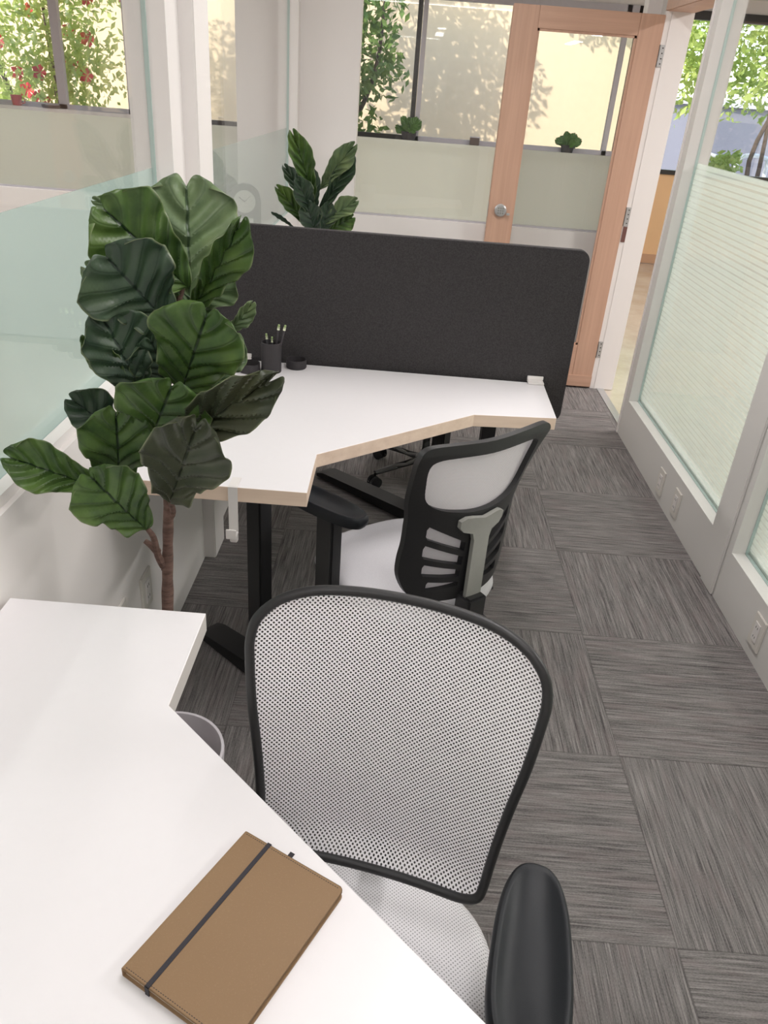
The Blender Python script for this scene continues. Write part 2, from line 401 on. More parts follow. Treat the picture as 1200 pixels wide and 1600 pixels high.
# ================================================================== SETTING
XL, XR = -.66, 1.264                 # room faces of the two side walls
YB, YF = 4.95, -1.5                  # back wall, wall behind the viewer
YE = 9.5                             # outer window wall
ZC = 2.62
struct('floor', B(XL - .12, XR + .05, YF, YB, -.05, 0), M['carpet'])
bm = bmesh.new(); box(bm, XR + .05, 6, YF, YE, -.06, -.004); box(bm, -6, XR + .05, YB, YE, -.06, -.004); box(bm, -6, XL - .12, YF, YB, -.06, -.004)
struct('floor_hall', bm, M['polished'])
struct('ceiling', B(-6.2, 6.2, YF - .1, YE + .6, ZC, ZC + .12), M['ceil'])

# left wall : solid below .90, glass panes above, post
ZS = .905
wl = struct('wall_left', B(XL - .11, XL, YF, YB, 0, ZS), M['wall'])
bm = B(XL - .11, XL, 2.33, 2.46, ZS, ZC); box(bm, XL - .11, XL, YF, YB, 2.45, ZC); box(bm, XL - .11, XL, 4.86, YB, ZS, 2.45); box(bm, XL - .11, XL, 2.60, 2.80, ZS, 2.45)
struct('wall_left_upper', bm, M['wall'])
struct('trim_1', B(XL - .10, XL + .042, 2.455, 2.60, 0, ZC, bev=.004), M['wall'])
def pane(name, x, y0, y1, z0, z1, fz, fmat, axis='x', side=-1):
    t = empty(name); t['kind'] = 'structure'
    if axis == 'x':
        part('glass_pane', M['glass'], B(x - .004, x + .004, y0, y1, z0, z1), t, False)
        part('frosted_film', fmat, B(x + side * .0055, x + side * .0045, y0 + .004, y1 - .004, z0 + .004, fz), t, False)
        bm = bmesh.new(); box(bm, x - .006, x + .006, y0, y1, z0 - .002, z0 + .004); box(bm, x - .006, x + .006, y0, y0 + .004, z0, z1); box(bm, x - .006, x + .006, y1 - .004, y1, z0, z1)
        part('gasket', M['glassedge'], bm, t, False)
    else:
        part('glass_pane', M['glass'], B(y0, y1, x - .004, x + .004, z0, z1), t, False)
        part('frosted_film', fmat, B(y0 + .004, y1 - .004, x + .0045, x + .0055, z0 + .004, fz), t, False)
        part('gasket', M['greyframe'], B(y0, y1, x - .012, x + .008, z0 - .004, z0 + .010), t, False)
    return t
pane('window_1', -.715, YF, 2.33, ZS, 2.45, 1.357, M['film_left'])
pane('window_2', -.715, 2.80, 4.86, ZS, 2.45, 1.357, M['film_thin'])
bm = B(XL - .04, XL - .012, YF, 2.33, ZS, ZS + .022)
struct('trim_2', bm, M['wall'])

# right wall
ZR = .213
bm = B(XR, XR + .11, YF, 4.06, 0, ZR); box(bm, XR, XR + .11, 2.43, 2.635, ZR, ZC); box(bm, XR, XR + .11, 3.985, 4.06, ZR, ZC)
box(bm, XR, XR + .11, YF, 4.06, 2.35, ZC); box(bm, XR, XR + .11, 4.06, 4.80, 2.12, ZC); box(bm, XR, XR + .11, 4.80, YB, 0, ZC); box(bm, XR, XR + .11, YF, -.6, ZR, 2.35)
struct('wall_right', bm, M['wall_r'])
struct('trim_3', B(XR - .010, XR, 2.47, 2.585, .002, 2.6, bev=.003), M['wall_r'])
pane('window_3', 1.318, 2.635, 3.985, ZR, 2.35, 1.39, M['film_str'], side=1)
pane('window_4', 1.318, -.6, 2.43, ZR, 2.35, 1.39, M['film_str'], side=1)
# sun-side glazing beads
bm = bmesh.new()
for a, b in ((2.635, 3.985), (-.6, 2.43)): box(bm, 1.326, 1.345, a, b, ZR, ZR + .02)
struct('trim_4', bm, M['wall_r'])
# doorway casing
bm = B(XR + .014, XR + .13, 4.782, 4.80, 0, 2.04); box(bm, 1.249, 1.2775, 4.7845, 4.82, 0, 2.04); box(bm, XR - .004, XR + .13, 4.055, 4.075, 0, 2.04)
struct('trim_5', bm, M['wall'])
struct('trim_6', B(XR - .012, XR + .13, 4.055, 4.825, 2.04, 2.12, bev=.004), M['doorwood_h'])
struct('trim_7', B(XR + .03, XR + .075, 4.075, 4.80, -.003, .004), M['steel'])

# back wall with three openings
bm = B(-5, XR, YB, YB + .1, 0, .912)
for a, b in ((-1.51, -1.30), (-1.02, -.33), (1.19, XR), (-5, -4.9)): box(bm, a, b, YB, YB + .1, .912, 2.45)
box(bm, -5, XR + .11, YB, YB + .1, 2.45, ZC)
struct('wall_back', bm, M['wall'])
pane('window_5', YB + .05, -4.9, -1.51, .912, 2.45, 1.335, M['film'], 'y')
pane('window_6', YB + .05, -1.30, -1.02, .912, 2.45, 1.335, M['film'], 'y')
pane('window_7', YB + .05, -.33, 1.19, .912, 2.45, 1.335, M['film'], 'y')

# walls out of sight that close the space
struct('wall_front', B(-6, 6, YF - .1, YF, 0, ZC), M['wall'])
struct('wall_far_left', B(-6.1, -6, YF, YE, 0, ZC), M['wall'])
struct('wall_far_right', B(6, 6.1, YF, YE, 0, ZC), M['wall'])

# outer wall with windows
bm = B(-6, 2.2, YE, YE + .15, 0, 1.10)
struct('wall_outer', bm, M['wall'])
bm = B(2.2, 6, YE, YE + .15, 0, .96)
struct('wall_outer_panelled', bm, M['panel'])
struct('baseboard_outer', B(2.2, 6, YE - .02, YE, 0, .10), plain('warm_baseboard', (.55, .33, .2), .5, nscale=5))
struct('wall_outer_top', B(-6, 6, YE, YE + .15, 2.5, ZC), M['wall'])
struct('wall_outer_pier', B(4.05, 4.6, YE - .03, YE + .15, .96, 2.5), M['panel'])
def outer_window(name, x0, x1, z0, fmat, muls=(), w=.05, sill=None):
    t = empty(name); t['kind'] = 'structure'
    bm = B(x0, x1, YE - .02, YE + .05, z0, z0 + .045); box(bm, x0, x1, YE - .02, YE + .05, 2.42, 2.5)
    for m_ in muls: box(bm, m_ - w / 2, m_ + w / 2, YE - .02, YE + .05, z0, 2.5)
    part('window_frame', fmat, bm, t, False)
    part('glass_pane', M['glass'], B(x0, x1, YE + .01, YE + .018, z0, 2.5), t, False)
    if sill: part('window_sill', sill, B(x0, x1, YE - .14, YE, z0 - .035, z0), t, False)
outer_window('window_8', -6, -2.93, 1.14, M['greyframe'], (-3.87, -3.10), .09, M['wall'])
outer_window('window_9', -2.93, .0, 1.10, M['darkframe'], (-.03, -2.9), .05, M['greyframe'])
outer_window('window_10', .0, 2.2, 1.10, M['greyframe'], (.025, 2.1), .05, M['greyframe'])
outer_window('window_11', 2.2, 6, .96, M['darkframe'], (2.23,), .06, None)
struct('roof_eave', B(-7, 7, YE + .15, YE + 1.0, 2.50, 2.7), M['eave'])

# ================================================================== OPEN DOOR
YD = 4.775
dr = empty('door_1', (1.25, YD, 0)); dr['kind'] = 'structure'
def dx(v): return v - 1.25
bm = B(dx(.462), dx(.600), 0, .042, .012, 2.022, bev=.003); part('door_stile', M['doorwood'], bm, dr)
bm = B(dx(1.12), dx(1.247), 0, .042, .012, 2.022, bev=.003); part('door_stile', M['doorwood'], bm, dr)
part('door_rail', M['doorwood_h'], B(dx(.600), dx(1.12), 0, .042, 1.922, 2.022), dr)
part('door_rail', M['doorwood_h'], B(dx(.600), dx(1.12), 0, .042, .012, .275), dr)
bm = bmesh.new()
for a in ((.600, .612, .275, 1.922), (1.108, 1.12, .275, 1.922), (.6, 1.12, .275, .287), (.6, 1.12, 1.910, 1.922)): box(bm, dx(a[0]), dx(a[1]), .006, .016, a[2], a[3])
part('glazing_bead', M['doorwood'], bm, dr)
part('door_glass', M['glass'], B(dx(.606), dx(1.114), .018, .026, .281, 1.916), dr, False)
part('door_sweep', M['doorwood_h'], B(dx(.462), dx(1.247), -.008, 0, .012, .085, bev=.002), dr)
lk = part('keypad_lock', M['steel'], tube(bmesh.new(), [(dx(.531), 0, 1.022), (dx(.531), -.018, 1.022), (dx(.531), -.024, 1.022)], [.034, .034, .028], 28), dr)
bm = bmesh.new()
for i in range(3):
    for j in range(3): tube(bm, [(dx(.531) - .013 + i * .013, -.024, 1.009 + j * .013), (dx(.531) - .013 + i * .013, -.028, 1.009 + j * .013)], .0045, 8)
part('key_button', M['grey'], bm, lk)
part('thumb_turn', M['steel'], B(dx(.565), dx(.585), -.03, -.018, 1.0, 1.012, bev=.002), lk)
part('latch_plate', M['steel'], B(dx(.4605), dx(.462), .008, .034, .98, 1.06), dr, False)
for z in (1.84, 1.04, .255):
    bm = B(dx(1.252), dx(1.277), .004, .0085, z - .05, z + .05, bev=.001)
    h = part('hinge', M['steel'], bm, dr)
    tube(b2 := bmesh.new(), [(dx(1.2495), .002, z - .05), (dx(1.2495), .002, z + .05)], .004, 10); part('hinge_pin', M['steel'], b2, h)
    b2 = bmesh.new()
    for q in (-.036, -.012, .012, .036): tube(b2, [(dx(1.266), .004, z + q), (dx(1.266), .0025, z + q)], .0035, 8)
    part('screw', M['blackmetal'], b2, h)
struct('door_jamb_strike', B(1.254, 1.277, 4.780, 4.7845, .90, .985), plain('strike_red_brown', (.16, .07, .06), .4, nscale=20))

# ================================================================== DESKS
def desk(poly, edge, name, label, loc=(0, 0, 0)):
    t = empty(name, loc, 0, label, 'desk')
    bm = prism(bmesh.new(), [(x - loc[0], y - loc[1]) for x, y in poly], .722, .76, 0, 0, 1)
    o = part('desktop', [M['laminate'], edge], bm, t, False)
    md = o.modifiers.new('bevel', 'BEVEL'); md.width = .0012; md.segments = 2
    return t
def desk_leg(t, x, y, ang, l0=.42, l1=.28):
    """T-leg: column and foot; ang = direction of the long part of the foot"""
    c, s = math.cos(ang), math.sin(ang)
    bm = B(-.03, .03, -.022, .022, .055, .70, bev=.004); bmesh.ops.rotate(bm, verts=bm.verts, matrix=Matrix.Rotation(ang, 3, 'Z')); bmesh.ops.translate(bm, verts=bm.verts, vec=(x, y, 0))
    l = part('leg', M['blackmetal'], bm, t)
    bm = bmesh.new(); n = 2
    prof = [(-l1, .008, .022), (-l1 + .04, .008, .032), (0, .008, .06), (l0 - .04, .008, .036), (l0, .008, .022)]
    rows = []
    for a, z0, z1 in prof: rows.append([bm.verts.new((a, y_, z)) for y_, z in ((-.04, z0), (.04, z0), (.04, z1), (-.04, z1))])
    for a, b in zip(rows, rows[1:]):
        for k in range(4): bm.faces.new((a[k], a[(k + 1) % 4], b[(k + 1) % 4], b[k]))
    bm.faces.new(rows[0][::-1]); bm.faces.new(rows[-1])
    bmesh.ops.rotate(bm, verts=bm.verts, matrix=Matrix.Rotation(ang, 3, 'Z')); bmesh.ops.translate(bm, verts=bm.verts, vec=(x, y, 0))
    part('foot', M['blackmetal'], bm, l)
    for a in (-l1 + .03, l0 - .03): part('levelling_foot', M['black'], lathe(bmesh.new(), [(0, 0), (.018, 0), (.018, .008), (0, .008)], (x + c * a, y + s * a, 0), 16), l)
def deskbeam(t, a, b, w=.05, z0=.690, z1=.7215):
    a = Vector(a); b = Vector(b); d = (b - a); L_ = d.length; ang = math.atan2(d.y, d.x)
    bm = B(0, L_, -w / 2, w / 2, z0, z1); bmesh.ops.rotate(bm, verts=bm.verts, matrix=Matrix.Rotation(ang, 3, 'Z')); bmesh.ops.translate(bm, verts=bm.verts, vec=(a.x, a.y, 0))
    part('crossbar', M['blackmetal'], bm, t)

dB = desk([(-.650, 1.594), (-.182, 1.596), (-.184, 1.812), (.246, 2.181), (.497, 2.205), (.502, 2.520), (-.650, 2.525)], M['birch'], 'corner_desk',
          'white corner desk with raw birch edges standing against the dark felt screen')
desk_leg(dB, -.338, 1.83, math.radians(139), .27, .20)
desk_leg(dB, .32, 2.38, math.radians(90), .12, .28)
deskbeam(dB, (-.338, 1.80), (-.338, 2.40)); deskbeam(dB, (-.338, 2.40), (.32, 2.40))
dA = desk([(-.650, 1.108), (-.301, 1.108), (-.301, .874), (.150, .450), (.46, .43), (.46, .12), (-.650, .12)], M['whiteedge'], 'corner_desk',
          'all-white corner desk in the foreground carrying the brown notebook')
desk_leg(dA, -.50, .80, math.radians(0), .14, .06)
desk_leg(dA, -.52, .26, math.radians(45), .10, .10)
desk_leg(dA, .36, .28, math.radians(-90), .2, .1)
deskbeam(dA, (-.50, .80), (-.52, .26)); deskbeam(dA, (-.52, .26), (.36, .28))
dC = desk([(-.650, 2.575), (.46, 2.575), (.46, 2.90), (.24, 2.90), (-.18, 3.27), (-.18, 3.55), (-.650, 3.55)], M['birch'], 'corner_desk',
          'white corner desk mostly hidden behind the dark felt screen')
desk_leg(dC, .20, 2.80, math.radians(139), .66, .12)
desk_leg(dC, -.42, 3.44, math.radians(0), .14, .1)
deskbeam(dC, (-.42, 2.72), (.20, 2.76)); deskbeam(dC, (-.42, 2.72), (-.42, 3.44))

# privacy screen
def rrect(x0, x1, z0, z1, r, n=8):
    out = []
    for cx, cz, a0 in ((x1 - r, z1 - r, 0), (x0 + r, z1 - r, 90), (x0 + r, z0 + r, 180), (x1 - r, z0 + r, 270)):
        for k in range(n + 1):
            a = math.radians(a0 + 90 * k / n); out.append((cx + r * math.cos(a), cz + r * math.sin(a)))
    return out
sc = empty('privacy_screen', (0, 2.548, .62), 0, 'charcoal felt privacy screen with rounded corners clamped along the desk back', 'privacy screen')
bm = bmesh.new(); o = rrect(-.620, .583, 0, .575, .035)
a = [bm.verts.new((x, -.013, z)) for x, z in o]; b = [bm.verts.new((x, .013, z)) for x, z in o]
bm.faces.new(a); bm.faces.new(b[::-1])
for i in range(len(o)): bm.faces.new((a[i], b[i], b[(i + 1) % len(o)], a[(i + 1) % len(o)]))
p_ = part('felt_panel', M['felt'], bm, sc); md = p_.modifiers.new('b', 'BEVEL'); md.width = .003; md.segments = 3; md.limit_method = 'ANGLE'
for x in (.474, -.515):
    bm = B(x - .027, x + .027, -.05, -.0135, .1405, .1475, bev=.002); box(bm, x - .027, x + .027, -.0195, -.0135, .1475, .16, bev=.001)
    part('clamp', M['white_pl'], bm, sc)

# hook clamp on the near-left edge of the far desk
hk = empty('cable_hook', (-.355, 1.592, .70), 0, 'small white clip-on hook clamped over the birch front edge of the desk', 'hook')
bm = B(-.011, .011, .002, .05, .0603, .0630, bev=.0005); box(bm, -.011, .011, -.003, .0015, -.055, .0630, bev=.0005); part('strap', M['white_pl'], bm, hk)
bm = bmesh.new(); box(bm, -.012, .012, -.030, -.003, -.060, -.054, bev=.001); box(bm, -.012, .012, -.034, -.029, -.060, -.035, bev=.001); part('hook_lip', M['white_pl'], bm, hk)
bm = B(-.008, .010, -.012, .004, -.082, -.055, bev=.002); part('thumb_screw', M['white_pl'], bm, hk)

# ================================================================== NOTEBOOK
nb0 = Vector((-.1401, .652)); e1 = (Vector((-.0127, .5843)) - nb0); ang = math.atan2(e1.y, e1.x)
nb = empty('notebook', (nb0.x, nb0.y, .7605), ang, 'brown soft-cover notebook with a black elastic band on the white desk', 'notebook')
Wn, Ln = .1455, -.2045
def rr2(x0, x1, y0, y1, r):
    out = [(x0, y1), (x0, y0)]
    for cx, cy, a0 in ((x1 - r, y0 + r, 270), (x1 - r, y1 - r, 0)):
        for k in range(6): a = math.radians(a0 + 90 * k / 5); out.append((cx + r * math.cos(a), cy + r * math.sin(a)))
    return out
part('page_block', M['paper'], prism(bmesh.new(), rr2(.002, Wn - .003, Ln + .003, -.003, .005), .0022, .0108), nb, False)
bm = prism(bmesh.new(), rr2(0, Wn, Ln, 0, .006), .0108, .0130, .0006); prism(bm, rr2(0, Wn, Ln, 0, .006), 0, .0022, .0005); box(bm, -.001, .0015, Ln, 0, 0, .0130, bev=.0005)
part('cover', M['kraft'], bm, nb)
bm = B(.0330, .0385, Ln - .0008, .0008, .0131, .0139); box(bm, .0330, .0385, .0, .0010, 0, .0139); box(bm, .0330, .0385, Ln - .001, Ln, 0, .0139)
part('elastic_band', M['elastic'], bm, nb, False)
for y in (-.0035, Ln + .0035):
    bm = bmesh.new(); x = .003
    while x < Wn - .006: box(bm, x, x + .0018, y - .0003, y + .0003, .0130, .01325); x += .0032
    part('stitching', M['elastic'], bm, nb, False)
part('ribbon', M['elastic'], B(.060, .0665, 0, .011, .0045, .0052), nb, False)

# ================================================================== DESK ACCESSORIES
def cup(px, py, r, h, name, label, cat, z0=.7602):
    c = at_z(px, py, .76); t = empty(name, (c.x, c.y, z0), 0, label, cat)
    part('body', M['darkcup'], lathe(bmesh.new(), [(0, 0), (r - .002, 0), (r, .002), (r, h - .001), (r - .001, h), (r - .003, h), (r - .003, .004), (0, .004)]), t)
    return t
cp = cup(424, 580, .0325, .098, 'pencil_cup', 'tall dark cylindrical pencil cup holding four pencils by the felt screen', 'pencil cup')
def tray(px, py, label):
    c = at_z(px, py, .76); t = empty('tray', (c.x, c.y, .7602), 0, label, 'tray')
    part('body', M['darkcup'], lathe(bmesh.new(), [(0, 0), (.032, 0), (.034, .003), (.034, .0285), (.033, .029), (.031, .029), (.031, .006), (0, .006)]), t)
tray(390, 580, 'low round dark dish on the desk, left of the pencil cup beside the fig leaves')
tray(463, 574, 'low round dark dish on the desk, right of the pencil cup')
for (px, py, lab, dz) in ((416, 522, 'leftmost of the four green-tipped pencils in the dark cup', .0), (425, 527, 'second pencil from the left, the shortest standing in the dark cup', 0),
                     (436, 508, 'third pencil from the left, standing tall in the dark cup', .0), (446, 509, 'rightmost pencil, leaning right in the dark cup', 0)):
    top = at_y(px, py - 1, cp.location.y + .004); base = cp.location + Vector(((top.x - cp.location.x) * .25, 0, .006))
    d = (top - base); L_ = d.length; d.normalize()
    t = empty('pencil', base, 0, lab, 'pencil', None); t.rotation_euler = d.to_track_quat('Z', 'Y').to_euler()
    part('barrel', M['pencil'], tube(bmesh.new(), [(0, 0, 0), (0, 0, .014), (0, 0, L_ - .018)], [.0006, .0033, .0033], 6), t, False)
    part('ferrule', M['ferrule'], tube(bmesh.new(), [(0, 0, L_ - .018), (0, 0, L_ - .008)], .0042, 10), t)
    part('eraser', M['eraser'], tube(bmesh.new(), [(0, 0, L_ - .008), (0, 0, L_ - .002), (0, 0, L_)], [.0036, .0036, .0025], 10), t)

# ================================================================== CHAIRS
def star_base(t, R=.27, cyl=.38, a0=0):
    bm = lathe(bmesh.new(), [(0, .062), (.04, .062), (.045, .075), (.045, .105), (.03, .115), (0, .115)], (0, 0, 0), 24); part('hub', M['black'], bm, t)
    for i in range(5):
        a = a0 + i * 2 * PI / 5; c, s = math.cos(a), math.sin(a)
        bm = tube(bmesh.new(), [(c * .03, s * .03, .092), (c * R * .6, s * R * .6, .084), (c * R, s * R, .072)], [.023, .018, .014], 10, flat=.7)
        lg = part('base_leg', M['black'], bm, t)
        px, py = c * R, s * R; b3 = bmesh.new()
        for q in (-.013, .013):
            tube(b3, [(px - s * (q - .009), py + c * (q - .009), .0275), (px - s * (q + .009), py + c * (q + .009), .0275)], .027, 18)
        tube(b3, [(px, py, .03), (px, py, .072)], .006, 8)
        part('caster', M['black'], b3, lg)
    part('gas_lift', M['blackmetal'], tube(bmesh.new(), [(0, 0, .11), (0, 0, .24), (0, 0, .241), (0, 0, cyl)], [.025, .025, .014, .014], 20), t)
def superell(a, b, n=2.6, m=48, cx=0, cy=0):
    out = []
    for k in range(m):
        t = 2 * PI * k / m; c, s = math.cos(t), math.sin(t)
        out.append((cx + a * math.copysign(abs(c) ** (2 / n), c), cy + b * math.copysign(abs(s) ** (2 / n), s)))
    return out
def loft(bm, levels, topfn=None, cap_rings=6):
    """levels: list of (outline2D, z) ; closed cap at both ends, top cap with rings and topfn(x,y)->dz"""
    R = [[bm.verts.new((*p, z)) for p in o] for o, z in levels]; n = len(R[0])
    for a, b in zip(R, R[1:]):
        for k in range(n): bm.faces.new((a[k], a[(k + 1) % n], b[(k + 1) % n], b[k]))
    bm.faces.new(R[0][::-1]); o, z = levels[-1]; c = sum((Vector(p) for p in o), Vector((0, 0))) / n; prev = R[-1]
    for i in range(1, cap_rings):
        r = 1 - i / cap_rings; row = []
        for p in o:
            q = c + (Vector(p) - c) * r; row.append(bm.verts.new((q.x, q.y, z + (topfn(q.x, q.y, r) if topfn else 0))))
        for k in range(n): bm.faces.new((prev[k], prev[(k + 1) % n], row[(k + 1) % n], row[k]))
        prev = row
    cv = bm.verts.new((c.x, c.y, z + (topfn(c.x, c.y, 0) if topfn else 0)))
    for k in range(n): bm.faces.new((prev[k], prev[(k + 1) % n], cv))
    return bm
def scale_o(o, s, t=None):
    c = sum((Vector(p) for p in o), Vector((0, 0))) / len(o); t = t or s
    return [(c.x + (p[0] - c.x) * s, c.y + (p[1] - c.y) * t) for p in o]
def arm(t, sx, zt, cy, L_, Wd, yaw=0, x=.26, seatz=.42, post=(.078, .034)):
    o = []
    for px, py in superell(Wd / 2, L_ / 2, 2.7, 56):
        o.append((px * (1.0 + .10 * py / (L_ / 2)), py))
    lv = [(scale_o(o, .78), -.034), (scale_o(o, .93), -.030), (scale_o(o, 1.0), -.018), (scale_o(o, 1.0, 1.0), -.010), (scale_o(o, .97, .985), -.003), (scale_o(o, .90, .95), .001), (scale_o(o, .84, .92), .001), (scale_o(o, .78, .89), -.001)]
    def top(x_, y_, r): return -.013 * (1 - r ** 3)
    bm = loft(bmesh.new(), lv, top, 8)
    bmesh.ops.rotate(bm, verts=bm.verts, matrix=Matrix.Rotation(yaw, 3, 'Z')); bmesh.ops.translate(bm, verts=bm.verts, vec=(sx * x, cy, zt))
    g = part('armrest', M['padblack'], bm, t)
    bm = B(sx * x - post[1] / 2, sx * x + post[1] / 2, cy - post[0] / 2 - .01, cy + post[0] / 2 - .01, seatz - .02, zt - .032, bev=.006)
    part('arm_post', M['black'], bm, g)
    bm = tube(bmesh.new(), [(sx * x, cy - .01, seatz - .005), (sx * (x - .02), cy - .01, seatz - .03), (sx * .12, cy - .01, seatz - .045)], .02, 8, flat=.5)
    part('arm_bracket', M['black'], bm, g)

# ---- near chair: full mesh back, thin black rim.  local +y = where the sitter looks
A_F = Vector((-.21, -.978)).normalized(); angA = math.atan2(-A_F.x, A_F.y); cA = Vector((.024, .80))
rootA = cA + A_F * .21
cha = empty('office_chair', (rootA.x, rootA.y, 0), angA, 'office chair with full white mesh back and thin black rim in the foreground', 'office chair')
def surfA(x, z):
    s = max(0, 1 - abs(z - .62) / .12); lum = -.010 * s
    return (x, -.21 - .2 * (z - .55) + 1.0 * x * x + (.035 * max(0, (.60 - z) / .06) ** 2 if z < .60 else 0), z)
half = [(0, .981), (.08, .980), (.135, .975), (.176, .960), (.201, .935), (.209, .905), (.208, .870), (.201, .80), (.190, .73), (.182, .67), (.177, .62), (.174, .585), (.168, .568), (.150, .560), (.12, .556), (.06, .553), (0, .552)]
outA = [(x, z) for x, z in half] + [(-x, z) for x, z in half[-2:0:-1]]
outA = [(p.x, p.y) for p in spline(outA, 5)]
part('mesh_back', M['mesh'], sheet(outA, surfA, 14, Vector((0, .76))), cha)
part('back_rim', M['black'], tube(bmesh.new(), [surfA(x, z) for x, z in outA], .0074, 10, True, ref=(0, 1, 0)), cha)
# support bar behind the lumbar, joined to the seat
bm = bmesh.new(); sp_ = [(0, -.06, .385), (0, -.22, .382), (0, -.295, .405), (0, -.300, .47), (0, -.235, .552)]
tube(bm, [tuple(p) for p in spline(sp_, 5, False)], .022, 10, flat=.5); part('back_support', M['black'], bm, cha)
def seat(t, wx, y0, y1, zt, mat, under=True):
    cy = (y0 + y1) / 2; b = (y1 - y0) / 2
    o = [(x * (1 + .06 * (y - cy) / b), y) for x, y in superell(wx, b, 3.0, 64, 0, cy)]
    def top(x, y, r): return .012 * (1 - r * r) - .018 * max(0, (y - cy - .5 * b) / (.5 * b)) ** 2
    bm = loft(bmesh.new(), [(scale_o(o, .90), zt - .055), (scale_o(o, .98), zt - .045), (o, zt - .028), (scale_o(o, .985), zt - .012), (scale_o(o, .95), zt - .003), (scale_o(o, .90), zt)], top, 10)
    uv = bm.loops.layers.uv.new('UVMap')
    for f in bm.faces:
        for l in f.loops: l[uv].uv = (l.vert.co.x, l.vert.co.y + l.vert.co.z)
    s = part('seat', mat, bm, t)
    part('seat_shell', M['black'], loft(bmesh.new(), [(scale_o(o, .6), zt - .075), (scale_o(o, .93), zt - .065), (scale_o(o, .97), zt - .045)]), s)
    return s
seat(cha, .232, -.265, .24, .480, M['seatmesh'])
part('mechanism', M['blackmetal'], B(-.09, .09, -.10, .10, .355, .405, bev=.01), cha)
arm(cha, -1, .672, -.045, .27, .103, math.radians(2), x=.243, seatz=.43)
arm(cha, 1, .672, -.045, .27, .103, math.radians(-2), x=.243, seatz=.43)
star_base(cha, .27, .36, .3)

# ---- far chair: black frame with slots, grey spine
angF = math.radians(127); BF = Vector((math.cos(angF), math.sin(angF))); cB = Vector((.214, 1.640)); rootB = cB + BF * .20
chb = empty('office_chair', (rootB.x, rootB.y, 0), angF - PI / 2, 'office chair seen from behind, black slotted back frame with a grey spine', 'office chair')
def surfB(x, z):
    k = 2.3 - 1.8 * max(0, min(1, (z - .70) / .21)) ** 1.2
    return (x, -.20 - .06 * (z - .50) + k * x * x, z)
halfB = [(0, .925), (.10, .930), (.160, .932), (.186, .925), (.196, .903), (.190, .85), (.182, .78), (.171, .72), (.170, .66), (.174, .61), (.172, .56), (.152, .512), (.120, .490), (.06, .487), (0, .487)]
outB = [(p.x, p.y) for p in spline([(x, z) for x, z in halfB] + [(-x, z) for x, z in halfB[-2:0:-1]], 4)]
win = [(0, .893), (.10, .897), (.147, .895), (.164, .878), (.159, .83), (.147, .782), (.11, .756), (.05, .745), (0, .742)]
winB = [(p.x, p.y) for p in spline([(x, z) for x, z in win] + [(-x, z) for x, z in win[-2:0:-1]], 4)]
holes = [winB]
for s in (-1, 1):
    for zo, ho, zi, hi, xo in ((.690, .036, .645, .026, .130), (.636, .038, .603, .026, .132), (.582, .034, .566, .022, .128), (.533, .028, .534, .012, .114)):
        xi = .034
        q = [(s * xi, zi - hi / 2), (s * xo * .97, zo - ho / 2), (s * xo, zo - ho / 4), (s * xo, zo + ho / 4), (s * xo * .97, zo + ho / 2), (s * xi, zi + hi / 2)]
        holes.append(q)
bf = part('back_frame', M['black'], plate(outB, holes, surfB, .024, .016), chb)
md = bf.modifiers.new('b', 'BEVEL'); md.width = .003; md.segments = 2; md.limit_method = 'ANGLE'; md.angle_limit = math.radians(50)
def surfB2(x, z):
    p = surfB(x, z); return (p[0], p[1] + .004, p[2])
part('mesh_back', M['meshfine'], sheet(scale_o(outB, .94, .93), surfB2, 10, Vector((0, .72))), chb)
def surfB3(x, z):
    p = surfB(x, z); return (p[0], p[1] + .010, p[2])
part('lumbar_pad', M['padwhite'], sheet(rrect(-.140, .140, .505, .720, .05), surfB3, 6), chb)
spn = [(-.024, .500), (.024, .500), (.024, .668), (.030, .688), (.056, .696), (.066, .708), (.066, .726), (.05, .735), (.03, .734), (0, .728), (-.03, .734), (-.05, .735), (-.066, .726), (-.066, .708), (-.056, .696), (-.030, .688), (-.024, .668)]
def surfS(x, z): 
    p = surfB(x, z); return (x, p[1] - .018 - .012 * max(0, (.70 - z) / .2), z)
g = part('spine', M['grey'], plate(spn, [], surfS, .02, .012), chb)
md = g.modifiers.new('b', 'BEVEL'); md.width = .003; md.segments = 2; md.limit_method = 'ANGLE'; md.angle_limit = math.radians(50)
part('spine_bracket', M['black'], B(-.030, .030, -.262, -.205, .40, .505, bev=.006), chb)
seat(chb, .222, -.19, .26, .455, M['seatcloth'])
part('mechanism', M['blackmetal'], B(-.09, .09, -.24, .10, .345, .395, bev=.01), chb)
part('tilt_lever', M['black'], tube(bmesh.new(), [(.08, -.06, .375), (.16, -.08, .37), (.22, -.09, .365)], [.007, .007, .012], 8, flat=.6), chb)
arm(chb, -1, .685, .065, .25, .085, math.radians(16), x=.245, seatz=.41)
arm(chb, 1, .685, .065, .25, .085, math.radians(-16), x=.245, seatz=.41)
star_base(chb, .27, .35, .9)

# ---- chair behind the screen, its wheeled base shows under the desk
chc = empty('office_chair', (.17, 3.30, 0), math.radians(-35), 'office chair behind the felt screen, only its black wheeled base showing under the desk', 'office chair')
seat(chc, .205, -.20, .23, .455, M['seatcloth']); star_base(chc, .27, .36, math.radians(142 + 35))
part('mechanism', M['blackmetal'], B(-.09, .09, -.20, .10, .345, .395, bev=.01), chc)

